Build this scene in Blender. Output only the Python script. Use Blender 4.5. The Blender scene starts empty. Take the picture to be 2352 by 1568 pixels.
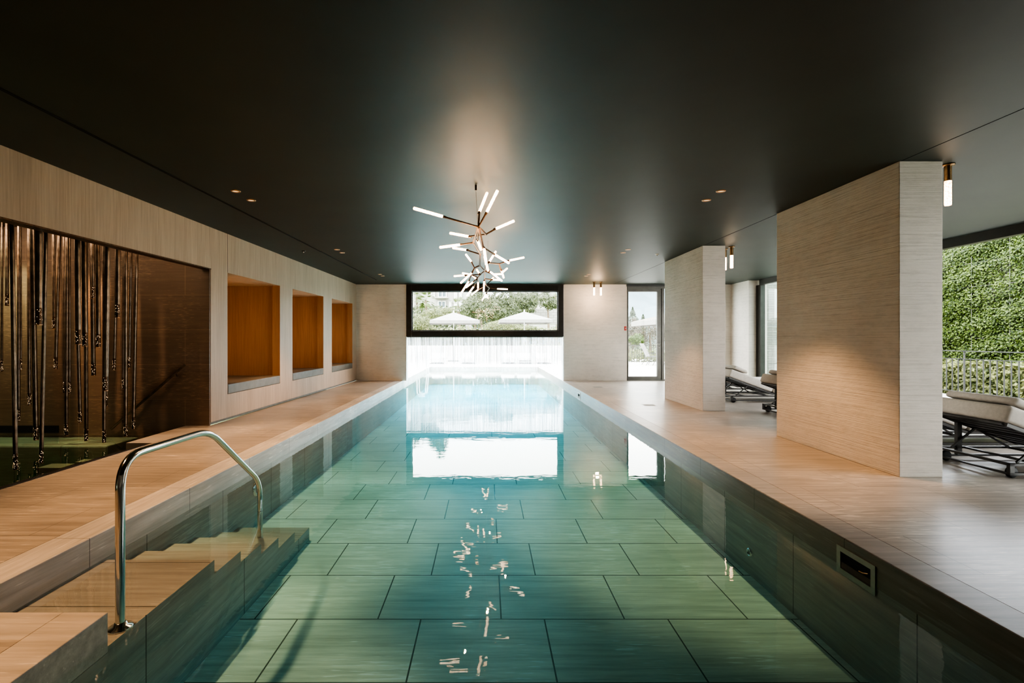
import bpy, math, random
from mathutils import Vector, Matrix
random.seed(7)
PI = math.pi
sc = bpy.context.scene
COL = sc.collection

# ------------------------------------------------------------------ camera
F, VX, VY, CH = 1110.0, 1118.0, 777.0, 1.228
cd = bpy.data.cameras.new('camera'); cam = bpy.data.objects.new('camera', cd); COL.objects.link(cam)
cam.location = (0, 0, CH); cam.rotation_euler = (PI/2, 0, 0)
cd.sensor_width = 36; cd.lens = F/2352*36
cd.shift_x = (1176-VX)/2352; cd.shift_y = -(784-VY)/2352
cd.clip_end = 3000; cd.clip_start = .05
sc.camera = cam
sc.view_settings.view_transform = 'AgX'
sc.view_settings.look = 'AgX - High Contrast'
sc.view_settings.exposure = 1.05

def P(px, py, y):
    return Vector(((px-VX)/F*y, y, CH-(py-VY)/F*y))
def XL(y):           # the left wall runs very slightly out of parallel
    return -3.95+(y-4)*0.0155

# ------------------------------------------------------------------ mesh helpers
class MB:
    def __init__(s): s.v=[]; s.f=[]; s.sm=[]
    def add(s, vs, fs, smooth=False):
        o=len(s.v); s.v+= [tuple(v) for v in vs]
        for f in fs: s.f.append(tuple(i+o for i in f)); s.sm.append(smooth)
        return s
    def box(s, x0,x1,y0,y1,z0,z1):
        return s.hexa([(x0,y0,z0),(x1,y0,z0),(x1,y1,z0),(x0,y1,z0),(x0,y0,z1),(x1,y0,z1),(x1,y1,z1),(x0,y1,z1)])
    def hexa(s, p):
        return s.add(p, [(0,3,2,1),(4,5,6,7),(0,1,5,4),(1,2,6,5),(2,3,7,6),(3,0,4,7)])
    def quad(s,a,b,c,d): return s.add([a,b,c,d],[(0,1,2,3)])
    def bar(s, a, b, w, h, up=(0,0,1)):
        a=Vector(a); b=Vector(b); d=(b-a).normalized(); u=Vector(up)
        if abs(d.dot(u))>.98: u=Vector((0,1,0))
        r=d.cross(u).normalized()*w/2; t=r.cross(d).normalized()*h/2
        return s.hexa([a-r-t,a+r-t,b+r-t,b-r-t,a-r+t,a+r+t,b+r+t,b-r+t])
    def tube(s, pts, r, n=12, cap=True):
        pts=[Vector(p) for p in pts]
        rs = r if isinstance(r,(list,tuple)) else [r]*len(pts)
        prev=None; rings=[]
        for i,p in enumerate(pts):
            if i==0: d=pts[1]-p
            elif i==len(pts)-1: d=p-pts[i-1]
            else: d=(pts[i+1]-p).normalized()+(p-pts[i-1]).normalized()
            if d.length<1e-9: d=Vector((0,0,1))
            d.normalize()
            if prev is None:
                u=Vector((0,0,1)) if abs(d.z)<.9 else Vector((1,0,0))
                a=d.cross(u).normalized()
            else:
                a=(prev-d*prev.dot(d)).normalized()
            prev=a; b=d.cross(a)
            rings.append([p+(a*math.cos(2*PI*k/n)+b*math.sin(2*PI*k/n))*rs[i] for k in range(n)])
        vs=[v for R in rings for v in R]; fs=[]
        for i in range(len(rings)-1):
            for k in range(n):
                k2=(k+1)%n
                fs.append((i*n+k,(i+1)*n+k,(i+1)*n+k2,i*n+k2))
        s.add(vs,fs,True)
        if cap:
            s.add(rings[0],[tuple(range(n))]); s.add(rings[-1],[tuple(reversed(range(n)))])
        return s
    def lathe(s, prof, c, n=24, axis='z'):
        c=Vector(c); vs=[]
        for (r,h) in prof:
            for k in range(n):
                a=2*PI*k/n
                if axis=='z': v=Vector((r*math.cos(a),r*math.sin(a),h))
                elif axis=='y': v=Vector((r*math.cos(a),h,r*math.sin(a)))
                else: v=Vector((h,r*math.cos(a),r*math.sin(a)))
                vs.append(c+v)
        fs=[]
        for i in range(len(prof)-1):
            for k in range(n):
                k2=(k+1)%n; fs.append((i*n+k,i*n+k2,(i+1)*n+k2,(i+1)*n+k))
        return s.add(vs,fs,True)
    def build(s, name, mat, parent=None, bevel=0, sub=0, loc=None):
        me=bpy.data.meshes.new(name); me.from_pydata(s.v,[],s.f); me.update()
        for p,q in zip(me.polygons,s.sm): p.use_smooth=q
        o=bpy.data.objects.new(name,me); COL.objects.link(o)
        if mat: me.materials.append(mat)
        if parent:
            o.parent=parent
            if loc is None: # vertices given in world space -> make them local to the parent
                o.matrix_parent_inverse = Matrix.Identity(4)
        if bevel:
            m=o.modifiers.new('b','BEVEL'); m.width=bevel; m.segments=2; m.limit_method='ANGLE'
        if sub:
            m=o.modifiers.new('s','SUBSURF'); m.levels=sub; m.render_levels=sub
            for p in me.polygons: p.use_smooth=True
        return o

def tag(o,label=None,cat=None,group=None,kind=None):
    if label: o['label']=label
    if cat: o['category']=cat
    if group: o['group']=group
    if kind: o['kind']=kind
    return o
def empty(name, loc=(0,0,0), rz=0):
    o=bpy.data.objects.new(name,None); COL.objects.link(o); o.location=loc; o.rotation_euler=(0,0,rz)
    o.empty_display_size=.1
    return o
def thing(name,label,cat,loc=(0,0,0),rz=0,group=None,kind=None):
    return tag(empty(name,loc,rz),label,cat,group,kind)
def copy_tree(o,parent=None):
    c=o.copy(); COL.objects.link(c)
    if parent: c.parent=parent
    for ch in [x for x in COL.objects if x.parent==o]: copy_tree(ch,c)
    return c

# ------------------------------------------------------------------ materials
def new_mat(name):
    m=bpy.data.materials.new(name); m.use_nodes=True; nt=m.node_tree
    b=nt.nodes.get('Principled BSDF'); return m,nt,b
def N(nt,t,**kw):
    n=nt.nodes.new(t)
    for k,v in kw.items(): setattr(n,k,v)
    return n
def mth(nt,op,a,b=None,c=None):
    n=N(nt,'ShaderNodeMath',operation=op)
    for i,x in enumerate((a,b,c)):
        if x is None: continue
        if isinstance(x,(int,float)): n.inputs[i].default_value=x
        else: nt.links.new(x,n.inputs[i])
    return n.outputs[0]
def vec(nt,x,y,z):
    n=N(nt,'ShaderNodeCombineXYZ')
    for i,a in enumerate((x,y,z)):
        if isinstance(a,(int,float)): n.inputs[i].default_value=a
        else: nt.links.new(a,n.inputs[i])
    return n.outputs[0]
def pos(nt, obj=False):
    if obj: p=N(nt,'ShaderNodeTexCoord').outputs['Object']
    else: p=N(nt,'ShaderNodeNewGeometry').outputs['Position']
    s=N(nt,'ShaderNodeSeparateXYZ'); nt.links.new(p,s.inputs[0]); return s.outputs
def noise(nt,v,scale=1,detail=4,rough=.55):
    n=N(nt,'ShaderNodeTexNoise'); n.inputs['Scale'].default_value=scale; n.inputs['Detail'].default_value=detail
    n.inputs['Roughness'].default_value=rough; nt.links.new(v,n.inputs['Vector']); return n.outputs[0]
def ramp(nt,fac,stops):
    n=N(nt,'ShaderNodeValToRGB'); cr=n.color_ramp
    while len(cr.elements)<len(stops): cr.elements.new(.5)
    for e,(p,c) in zip(cr.elements,stops):
        e.position=p; e.color=(c,c,c,1) if isinstance(c,(int,float)) else (*c,1)
    nt.links.new(fac,n.inputs[0]); return n.outputs[0]
def mix(nt,fac,a,b,mode='MIX'):
    n=N(nt,'ShaderNodeMix',data_type='RGBA',blend_type=mode)
    for s_,x in ((n.inputs[0],fac),(n.inputs[6],a),(n.inputs[7],b)):
        if isinstance(x,(int,float)): s_.default_value=x
        elif isinstance(x,tuple): s_.default_value=(*x,1)
        else: nt.links.new(x,s_)
    return n.outputs[2]
def bump(nt,b,h,strength=.3,dist=.01):
    n=N(nt,'ShaderNodeBump'); n.inputs['Strength'].default_value=strength; n.inputs['Distance'].default_value=dist
    nt.links.new(h,n.inputs['Height']); nt.links.new(n.outputs[0],b.inputs['Normal']); return n.outputs[0]

def plain(name,col,rough=.5,metal=0,nz=.06,scale=8,spec=.5,bmp=0,obj=True):
    m,nt,b=new_mat(name); p=N(nt,'ShaderNodeTexCoord').outputs['Object'] if obj else N(nt,'ShaderNodeNewGeometry').outputs['Position']
    n=noise(nt,p,scale,3)
    a=tuple(c*(1-nz*2) for c in col); c2=tuple(min(1,c*(1+nz*2)) for c in col)
    nt.links.new(ramp(nt,n,[(.3,a),(.7,c2)]),b.inputs['Base Color'])
    b.inputs['Roughness'].default_value=rough; b.inputs['Metallic'].default_value=metal
    b.inputs['Specular IOR Level'].default_value=spec
    if bmp: bump(nt,b,n,bmp,.005)
    return m
def emis(name,col,strength,base=(.8,.8,.8)):
    m,nt,b=new_mat(name); m.cycles.emission_sampling='NONE'
    p=N(nt,'ShaderNodeTexCoord').outputs['Object']; n=noise(nt,p,60,2)
    nt.links.new(mth(nt,'MULTIPLY',ramp(nt,n,[(.3,.75),(.65,1.0)]),strength),b.inputs['Emission Strength'])
    b.inputs['Emission Color'].default_value=(*col,1); b.inputs['Base Color'].default_value=(*base,1)
    return m
def stone(name,base,u='x',v='y',bw=1.0,rh=.495,u0=0,v0=0,offs=.5,freq=2,joint=.003,rough=.5,streak='x',bmp=.15,flecks=.5,contrast=.22,jdark=.35,fs=1.0):
    m,nt,b=new_mat(name); s=pos(nt); ax={'x':s[0],'y':s[1],'z':s[2]}
    U=mth(nt,'ADD',ax[u],u0); V=mth(nt,'ADD',ax[v],v0)
    br=N(nt,'ShaderNodeTexBrick'); br.offset=offs; br.offset_frequency=freq; br.squash=1
    br.inputs['Scale'].default_value=1; br.inputs['Mortar Size'].default_value=joint; br.inputs['Mortar Smooth'].default_value=0
    br.inputs['Brick Width'].default_value=bw; br.inputs['Row Height'].default_value=rh
    br.inputs['Color1'].default_value=(.88,.88,.88,1); br.inputs['Color2'].default_value=(1.08,1.08,1.08,1)
    br.inputs['Bias'].default_value=0
    nt.links.new(vec(nt,U,V,0),br.inputs['Vector'])
    k={a:(1.6 if a==streak else 26) for a in 'xyz'}
    sv=vec(nt,*[mth(nt,'MULTIPLY',ax[a],k[a]) for a in 'xyz'])
    n1=noise(nt,sv,1,6,.65)
    n2=noise(nt,vec(nt,*[mth(nt,'MULTIPLY',ax[a],(5 if a==streak else 60)*fs) for a in 'xyz']),1,3,.5)
    n3=noise(nt,vec(nt,*[mth(nt,'MULTIPLY',ax[a],1.3) for a in 'xyz']),1,2,.5)
    lo=tuple(c*(1-contrast) for c in base); hi=tuple(min(1,c*(1+contrast)) for c in base)
    c=ramp(nt,n1,[(.3,lo),(.7,hi)])
    c=mix(nt,1,c,ramp(nt,n3,[(.3,.88),(.7,1.1)]),'MULTIPLY')
    fl=ramp(nt,mth(nt,'MULTIPLY',n2,mth(nt,'ADD',n3,.5)),[(.62,0.0),(.72,1.0)])
    c=mix(nt,mth(nt,'MULTIPLY',fl,flecks),c,tuple(min(1,x*1.8) for x in base))
    c=mix(nt,1,c,br.outputs['Color'],'MULTIPLY') if False else c
    c=mix(nt,br.outputs['Fac'],c,tuple(x*jdark for x in base))
    nt.links.new(c,b.inputs['Base Color'])
    b.inputs['Roughness'].default_value=rough
    bump(nt,b,mth(nt,'SUBTRACT',n1,mth(nt,'MULTIPLY',br.outputs['Fac'],.6)),bmp,.004)
    return m
def wood(name,a,bc,rough=.55,scale=1.0):
    m,nt,b=new_mat(name); s=pos(nt)
    f=noise(nt,vec(nt,mth(nt,'MULTIPLY',s[0],55*scale),mth(nt,'MULTIPLY',s[1],55*scale),mth(nt,'MULTIPLY',s[2],1.6)),1,6,.7)
    g=noise(nt,vec(nt,mth(nt,'MULTIPLY',s[0],5),mth(nt,'MULTIPLY',s[1],5),mth(nt,'MULTIPLY',s[2],.5)),1,3,.5)
    c=ramp(nt,mth(nt,'ADD',mth(nt,'MULTIPLY',f,.7),mth(nt,'MULTIPLY',g,.3)),[(.33,a),(.66,bc)])
    nt.links.new(c,b.inputs['Base Color']); b.inputs['Roughness'].default_value=rough
    bump(nt,b,f,.12,.003); return m
def plaster(name,base,ridge=1.0):
    m,nt,b=new_mat(name); s=pos(nt)
    v=vec(nt,mth(nt,'MULTIPLY',s[0],1.2),mth(nt,'MULTIPLY',s[1],1.2),mth(nt,'MULTIPLY',s[2],85))
    n1=noise(nt,v,1,4,.6)
    n2=noise(nt,vec(nt,mth(nt,'MULTIPLY',s[0],9),mth(nt,'MULTIPLY',s[1],9),mth(nt,'MULTIPLY',s[2],22)),1,5,.6)
    n3=noise(nt,vec(nt,s[0],s[1],s[2]),1.1,2)
    h=mth(nt,'ADD',mth(nt,'MULTIPLY',n1,.75),mth(nt,'MULTIPLY',n2,.45))
    c=ramp(nt,h,[(.38,tuple(x*.80 for x in base)),(.62,base)])
    c=mix(nt,1,c,ramp(nt,n3,[(.3,.9),(.7,1.06)]),'MULTIPLY')
    nt.links.new(c,b.inputs['Base Color']); b.inputs['Roughness'].default_value=.85
    bump(nt,b,h,.8*ridge,.014); return m
def leafmat(name,a,bc,trans=.35):
    m,nt,b=new_mat(name)
    n=noise(nt,N(nt,'ShaderNodeNewGeometry').outputs['Position'],3,3)
    r=N(nt,'ShaderNodeNewGeometry').outputs['Random Per Island']
    c=ramp(nt,mth(nt,'ADD',mth(nt,'MULTIPLY',n,.4),mth(nt,'MULTIPLY',r,.6)),[(.2,a),(.8,bc)])
    nt.links.new(c,b.inputs['Base Color']); b.inputs['Roughness'].default_value=.5
    t=N(nt,'ShaderNodeBsdfTranslucent'); nt.links.new(c,t.inputs[0])
    mx=N(nt,'ShaderNodeMixShader'); mx.inputs[0].default_value=trans
    nt.links.new(b.outputs[0],mx.inputs[1]); nt.links.new(t.outputs[0],mx.inputs[2])
    nt.links.new(mx.outputs[0],nt.nodes['Material Output'].inputs[0]); return m
def glassmat(name,tint=(.93,.97,.95),f0=.05):
    m,nt,b=new_mat(name); nt.nodes.remove(b)
    g=N(nt,'ShaderNodeNewGeometry'); d=N(nt,'ShaderNodeVectorMath',operation='DOT_PRODUCT')
    nt.links.new(g.outputs['Incoming'],d.inputs[0]); nt.links.new(g.outputs['Normal'],d.inputs[1])
    c=mth(nt,'ABSOLUTE',d.outputs['Value']); k=mth(nt,'POWER',mth(nt,'SUBTRACT',1,c),5)
    fac=mth(nt,'ADD',f0,mth(nt,'MULTIPLY',k,1-f0))
    t=N(nt,'ShaderNodeBsdfTransparent'); t.inputs[0].default_value=(*tint,1)
    gl=N(nt,'ShaderNodeBsdfGlossy'); gl.inputs['Roughness'].default_value=.0; gl.inputs[0].default_value=(1,1,1,1)
    mx=N(nt,'ShaderNodeMixShader'); nt.links.new(fac,mx.inputs[0]); nt.links.new(t.outputs[0],mx.inputs[1]); nt.links.new(gl.outputs[0],mx.inputs[2])
    nt.links.new(mx.outputs[0],nt.nodes['Material Output'].inputs[0]); return m
def watermat(name,dens=.6,col=(0.0,.86,.78),wave=1.0):
    m,nt,b=new_mat(name); nt.nodes.remove(b)
    s=pos(nt)
    # small ripples, growing a little towards the open end where the wind gets in
    n1=noise(nt,vec(nt,mth(nt,'MULTIPLY',s[0],2.2),mth(nt,'MULTIPLY',s[1],5.5),0),1,3,.55)
    n2=noise(nt,vec(nt,mth(nt,'MULTIPLY',s[0],.6),mth(nt,'MULTIPLY',s[1],.9),3),1,2,.5)
    bp=N(nt,'ShaderNodeBump'); bp.inputs['Strength'].default_value=1; bp.inputs['Distance'].default_value=.0011*wave
    nt.links.new(mth(nt,'ADD',n1,mth(nt,'MULTIPLY',n2,2)),bp.inputs['Height'])
    g=N(nt,'ShaderNodeNewGeometry'); d=N(nt,'ShaderNodeVectorMath',operation='DOT_PRODUCT')
    nt.links.new(g.outputs['Incoming'],d.inputs[0]); nt.links.new(g.outputs['Normal'],d.inputs[1])
    c=mth(nt,'ABSOLUTE',d.outputs['Value']); k=mth(nt,'POWER',mth(nt,'SUBTRACT',1,c),5)
    fac=mth(nt,'ADD',.021,mth(nt,'MULTIPLY',k,.979))
    t=N(nt,'ShaderNodeBsdfTransparent')
    gl=N(nt,'ShaderNodeBsdfGlossy'); gl.inputs['Roughness'].default_value=.0; gl.inputs[0].default_value=(1,1,1,1)
    nt.links.new(bp.outputs[0],gl.inputs['Normal'])
    mx=N(nt,'ShaderNodeMixShader'); nt.links.new(fac,mx.inputs[0]); nt.links.new(t.outputs[0],mx.inputs[1]); nt.links.new(gl.outputs[0],mx.inputs[2])
    out=nt.nodes['Material Output']; nt.links.new(mx.outputs[0],out.inputs[0])
    va=N(nt,'ShaderNodeVolumeAbsorption'); va.inputs['Color'].default_value=(*col,1); va.inputs['Density'].default_value=dens
    nt.links.new(va.outputs[0],out.inputs['Volume']); return m

ST=(.40,.355,.31)
M={}
M['deck']=stone('deck stone',ST,u0=.38,v0=-.04,bw=.99,rh=.495,joint=.0022,rough=.34,jdark=.42,contrast=.34,flecks=.9)
M['edge']=stone('shaded edge stone',(.23,.20,.17),u='y',v='z',bw=1.0,rh=50,u0=-.47,v0=10,joint=.0025,rough=.35,streak='y',jdark=.3)  # coping stone in a darker tone that holds the right face's shade
M['plat']=stone('daylit platform stone',(.50,.46,.42),bw=60,rh=40,u0=20,v0=10,joint=.001,rough=.4)  # paler than the deck, daylight on the platform face is in the colour
M['coping']=stone('coping stone',(.37,.34,.31),u='y',v='x',bw=1.0,rh=50,u0=-.47,v0=10,joint=.0025,rough=.38,streak='x',jdark=.4)
M['coping_daylit']=stone('daylit coping stone',(.55,.52,.49),u='y',v='z',bw=1.0,rh=50,u0=-.47,v0=10,joint=.0025,rough=.4,streak='y',jdark=.3)  # coping stone made paler, daylight on the left edge put into its colour
M['pool_floor']=stone('pool floor stone',(.74,.72,.66),bw=.87,rh=.63,u0=.464+8.7,v0=-3.407+6.3,offs=.35,freq=2,joint=.005,jdark=.18,flecks=.8,contrast=.22)
M['pool_wall']=stone('pool wall stone',(.34,.32,.28),u='y',v='z',bw=1.0,rh=3,u0=-.47,v0=5,joint=.004,streak='y',jdark=.25,flecks=.4)
M['step']=stone('pool step stone',(.37,.345,.315),bw=5,rh=.5,u0=2.6+5,v0=-2.55+5,offs=.0,joint=.004,jdark=.3,flecks=.5)
M['spa_wall']=stone('dark brown stone',(.17,.115,.075),u='x',v='z',bw=1.5,rh=.49,u0=.5+15,v0=.12+4.9,joint=.003,streak='x',jdark=1.7,flecks=1.0,contrast=.16,rough=.55,fs=2.0)
M['spa_tile']=stone('spa tile',(.36,.40,.28),u='x',v='y',bw=.6,rh=2,u0=.1+12,v0=0,joint=.004,jdark=.3,rough=.5)
M['spa_dark']=stone('spa dark tile',(.12,.14,.12),bw=.6,rh=.6,joint=.004,jdark=.4)
M['plaster']=plaster('combed plaster',(.66,.60,.53))
M['plaster_far']=plaster('far combed plaster',(.80,.745,.675),.6)
M['wood']=wood('pale oak veneer',(.45,.35,.265),(.65,.53,.42))
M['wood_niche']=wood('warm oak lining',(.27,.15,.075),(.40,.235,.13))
M['ceiling']=plain('dark ceiling paint',(.034,.043,.035),.5,nz=.05,scale=1.5,spec=.35,bmp=.03,obj=False)
M['seam']=plain('black seam',(.004,.004,.004),.9)
M['black']=plain('black metal',(.022,.022,.021),.38,0,spec=.5)
M['frame']=plain('bronze grey window frame',(.045,.043,.038),.35,.3)
M['doorframe']=plain('grey door frame',(.12,.115,.10),.4,.3)
M['steel']=plain('polished steel',(.62,.62,.60),.12,1,nz=.02)
M['brushed']=plain('brushed steel',(.42,.40,.34),.4,.35,nz=.04,scale=30)
M['brass']=plain('aged brass',(.30,.19,.10),.32,1,nz=.15,scale=25)
M['bronze']=plain('dark bronze',(.10,.06,.035),.35,.8,nz=.25,scale=40,bmp=.4)
M['branch']=plain('burnished brown bronze',(.075,.04,.02),.55,.0,nz=.25,scale=40,spec=.25,bmp=.3)
M['tube']=plain('aged bronze tube',(.21,.165,.125),.33,.9,nz=.2,scale=12)
M['copper']=plain('copper trim',(.55,.30,.16),.3,1)
M['base_grey']=plain('grey skirting',(.24,.245,.23),.6)
M['cushion']=plain('grey leather cushion',(.20,.195,.175),.5,nz=.05,bmp=.05)
M['fabric']=plain('warm grey outdoor fabric',(.50,.46,.41),.85,nz=.04,scale=40,bmp=.15)
M['lframe']=plain('charcoal lounger metal',(.045,.042,.038),.4,.2)
M['rubber']=plain('black rubber',(.012,.012,.012),.6)
def tubeglow(name,strength):
    m,nt,b=new_mat(name); m.cycles.emission_sampling='NONE'
    n=noise(nt,N(nt,'ShaderNodeNewGeometry').outputs['Position'],85,2,.6)
    lw_=N(nt,'ShaderNodeLayerWeight'); lw_.inputs[0].default_value=.45
    nt.links.new(mix(nt,lw_.outputs['Facing'],(1,.76,.52),(1,.42,.13)),b.inputs['Emission Color'])
    nt.links.new(mth(nt,'MULTIPLY',ramp(nt,n,[(.38,.22),(.55,1.0)]),strength),b.inputs['Emission Strength'])
    b.inputs['Base Color'].default_value=(.8,.7,.6,1); b.inputs['Roughness'].default_value=.1
    return m
M['tube_glow']=tubeglow('warm glass glow',7)
M['cyl_glow']=tubeglow('cylinder glass glow',6)
M['dot_glow']=emis('pinhole glow',(1,.66,.36),1.6)
M['lamp_glow']=emis('downlight glow',(1,.55,.25),.35)
M['glass']=glassmat('window glass')
M['glass_door']=glassmat('door glass',(.93,.97,.95),.012)
M['glass_green']=glassmat('greenish glass',(.70,.82,.76),.08)
M['water']=watermat('pool water',.46,(.0,.82,.95))
M['spa_water']=watermat('spa water',1.0,(.1,.86,.62),.5)
M['terrace']=plain('pale terrace stone',(.60,.58,.55),.7,nz=.05,scale=.6,obj=False)
M['white']=plain('white powder coat',(.75,.74,.71),.5)
M['canvas']=plain('white canvas',(.27,.265,.255),.8)
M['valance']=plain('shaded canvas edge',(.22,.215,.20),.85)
M['canvas_tan']=plain('sand canvas',(.17,.15,.125),.85)
M['render_w']=plain('white building render',(.33,.32,.30),.8,nz=.04,scale=.3)
M['winblue']=plain('bluish window glass',(.07,.10,.11),.15)
M['stonewall']=stone('rubble wall',(.29,.28,.26),u='x',v='z',bw=.5,rh=.25,joint=.02,jdark=.5,contrast=.3,flecks=0)
M['brickwall']=stone('pale rubble brick',(.21,.20,.18),u='x',v='z',bw=.26,rh=.07,joint=.007,jdark=.6,contrast=.3,flecks=0,bmp=.6)
M['garden_wall']=plain('grey garden wall',(.11,.107,.09),.85,nz=.12,scale=2)
M['ivy']=leafmat('ivy leaves',(.02,.045,.008),(.13,.19,.035))
M['ivyl']=leafmat('light shrub leaves',(.05,.075,.02),(.30,.32,.13))
M['hedge']=leafmat('hedge leaves',(.06,.08,.03),(.28,.29,.14))
M['tree']=leafmat('tree leaves',(.035,.05,.022),(.155,.175,.085))
M['palm']=leafmat('palm leaves',(.07,.10,.035),(.21,.25,.11))
M['conifer']=leafmat('conifer needles',(.045,.06,.035),(.10,.125,.08))
M['pink']=leafmat('dry pinkish shrub leaves',(.06,.05,.033),(.17,.14,.10))
M['bark']=plain('bark',(.16,.12,.085),.9,nz=.2,scale=5,bmp=.5)
M['grass']=plain('hillside grass',(.16,.20,.09),.9,nz=.2,scale=.2,obj=False)
M['mount']=plain('hazy mountain',(.14,.18,.20),1,nz=.16,scale=.01,obj=False,spec=0)
M['red']=plain('red plastic',(.55,.04,.02),.4)
M['rail_grey']=plain('grey railing paint',(.06,.062,.06),.45,.2)
M['drain']=plain('drain grate',(.22,.20,.17),.4,.6)
def curtainmat():
    m,nt,b=new_mat('milky plastic strip'); nt.nodes.remove(b); s=pos(nt)
    n=noise(nt,vec(nt,mth(nt,'MULTIPLY',s[0],28),0,mth(nt,'MULTIPLY',s[2],.8)),1,4,.6)
    n2=noise(nt,vec(nt,mth(nt,'MULTIPLY',s[0],70),0,mth(nt,'MULTIPLY',s[2],.5)),1,2,.5)
    hgt=N(nt,'ShaderNodeMapRange'); nt.links.new(s[2],hgt.inputs[0])
    hgt.inputs[1].default_value=.25; hgt.inputs[2].default_value=.62; hgt.inputs[3].default_value=.22; hgt.inputs[4].default_value=1.0
    op=mth(nt,'MULTIPLY',ramp(nt,n,[(.36,.35),(.62,.88)]),hgt.outputs[0])
    tone=ramp(nt,n2,[(.38,(.10,.11,.125)),(.56,(.80,.82,.86))])
    t=N(nt,'ShaderNodeBsdfTransparent'); tr=N(nt,'ShaderNodeBsdfTranslucent'); nt.links.new(tone,tr.inputs[0])
    df=N(nt,'ShaderNodeBsdfDiffuse'); df.inputs[0].default_value=(.9,.9,.92,1)
    m1=N(nt,'ShaderNodeMixShader'); m1.inputs[0].default_value=.25; nt.links.new(tr.outputs[0],m1.inputs[1]); nt.links.new(df.outputs[0],m1.inputs[2])
    m2=N(nt,'ShaderNodeMixShader'); nt.links.new(op,m2.inputs[0]); nt.links.new(t.outputs[0],m2.inputs[1]); nt.links.new(m1.outputs[0],m2.inputs[2])
    nt.links.new(m2.outputs[0],nt.nodes['Material Output'].inputs[0]); return m
M['curtain']=curtainmat()

def struct(name,mb,mat,parent=None,label=None,cat=None,bevel=0):
    o=mb.build(name,mat,parent,bevel)
    if not parent: tag(o,label,cat,kind='structure')
    return o

# ------------------------------------------------------------------ shell
YB,YF=-3.0,14.06      # back and far wall
H=2.8
PXL,PXR=-2.44,2.20    # pool sides
WZ=-.12               # water level
FZ=-.75               # pool floor (as it reads through the water)
PEND=20.8
fl=MB()
fl.box(2.40,7.45,YB,14.4,-.25,0)                                       # right deck
fl.hexa([(XL(YB),YB,-.25),(-2.66,YB,-.25),(-2.66,14.4,-.25),(XL(14.4),14.4,-.25),(XL(YB),YB,0),(-2.66,YB,0),(-2.66,14.4,0),(XL(14.4),14.4,0)])
fl.box(-4.24,XL(6.3),5.68,6.85,-.25,0)                                  # landing by the spa steps
fl.box(-2.66,-1.90,YB,1.97,-.25,0)                                      # platform at the near corner
fl.box(-1.90,2.40,YB,1.20,-.25,0)
struct('floor',fl,M['deck'],label='grey beige stone tiled pool deck',cat='floor')
def strip(name,label,boxes):
    top=MB(); face=MB()
    for b in boxes: top.box(*b)
    o=struct(name,top,M['coping'],label=label,cat='coping'); return o
cp=MB().box(2.20,2.40,1.20,PEND+.3,-.18,0)
struct('trim_1',cp,M['coping'],label='stone coping along the right pool edge',cat='coping',bevel=.004)
cp=MB().box(-2.66,-2.44,1.97,PEND+.3,-.18,0)
o=struct('trim_2',cp,M['coping_daylit'],label='grey stone coping along the left pool edge',cat='coping',bevel=.004)
cp=MB().box(-1.90,-1.70,YB,2.17,-.18,0).box(-2.66,-1.90,1.97,2.17,-.18,0)
struct('trim_3',cp,M['plat'],label='stone coping of the platform corner by the pool steps',cat='coping',bevel=.004)
struct('trim_4',MB().box(-1.70,2.20,1.20,1.40,-.18,0),M['coping'],label='stone coping at the near pool end',cat='coping')
struct('trim_5',MB().box(-2.44,2.37,PEND,PEND+.3,-.18,0).box(2.2,2.37,14.5,PEND,-.18,0.001),M['coping_daylit'],label='stone coping at the far outdoor pool end',cat='coping')
bw=MB()
bw.box(2.20,2.45,1.2,PEND+.3,-1.0,-.18).box(-2.69,-2.44,2.17,PEND+.3,-1.0,-.18).box(-2.69,-1.70,1.4,2.17,-1.0,-.18)
bw.box(-2.69,2.45,1.15,1.4,-1.0,-.18).box(-2.44,2.2,PEND,PEND+.3,-1.0,-.18)
basin=thing('pool_basin','stone lined swimming pool basin running out under the far window','pool',kind='structure')
struct('basin_wall',bw,M['pool_wall'],basin)
MB().box(2.197,2.2004,1.4,PEND,-.18,-.006).build('edge_shade',M['edge'],basin)  # thin plate over the coping face, shade put into its colour
struct('basin_floor',MB().box(-2.69,2.45,1.15,PEND+.3,-1.1,FZ),M['pool_floor'],basin)
o=MB().box(PXL-.01,PXR+.01,1.395,PEND+.005,FZ-.01,WZ).build('pool_water',M['water'])
tag(o,'still teal water filling the long pool','water',kind='stuff')
# steps into the pool
ys=[2.17,3.09,3.42,3.73,4.04,4.38,4.74]; zs=[-.186,-.275,-.355,-.435,-.527,-.626]
stp=thing('pool_steps','stone steps going down under water beside the handrail','steps',kind='structure')
for i in range(6):
    MB().box(PXL,-1.745,ys[i],ys[i+1],FZ,zs[i]).build('step',M['step'],stp)
for i in range(6): MB().box(-1.745,-1.741,ys[i],ys[i+1],FZ,zs[i]).build('step_side',M['pool_wall'],stp)
# ceiling
struct('ceiling',MB().box(-9.0,7.75,YB-.2,14.36,H,H+.35),M['ceiling'],label='dark painted flat ceiling',cat='ceiling')
t=MB(); t.hexa([(-3.115,-1,H-.004),(-3.085,-1,H-.004),(-2.945,13,H-.004),(-2.975,13,H-.004),(-3.115,-1,H),(-3.085,-1,H),(-2.945,13,H),(-2.975,13,H)])
struct('trim_6',t,M['seam'],label='black slot running along the ceiling on the left',cat='ceiling slot')
struct('trim_7',MB().box(3.668,3.674,YB,14.0,H-.002,H),M['seam'],label='thin ceiling joint along the pillars',cat='ceiling joint')
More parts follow.
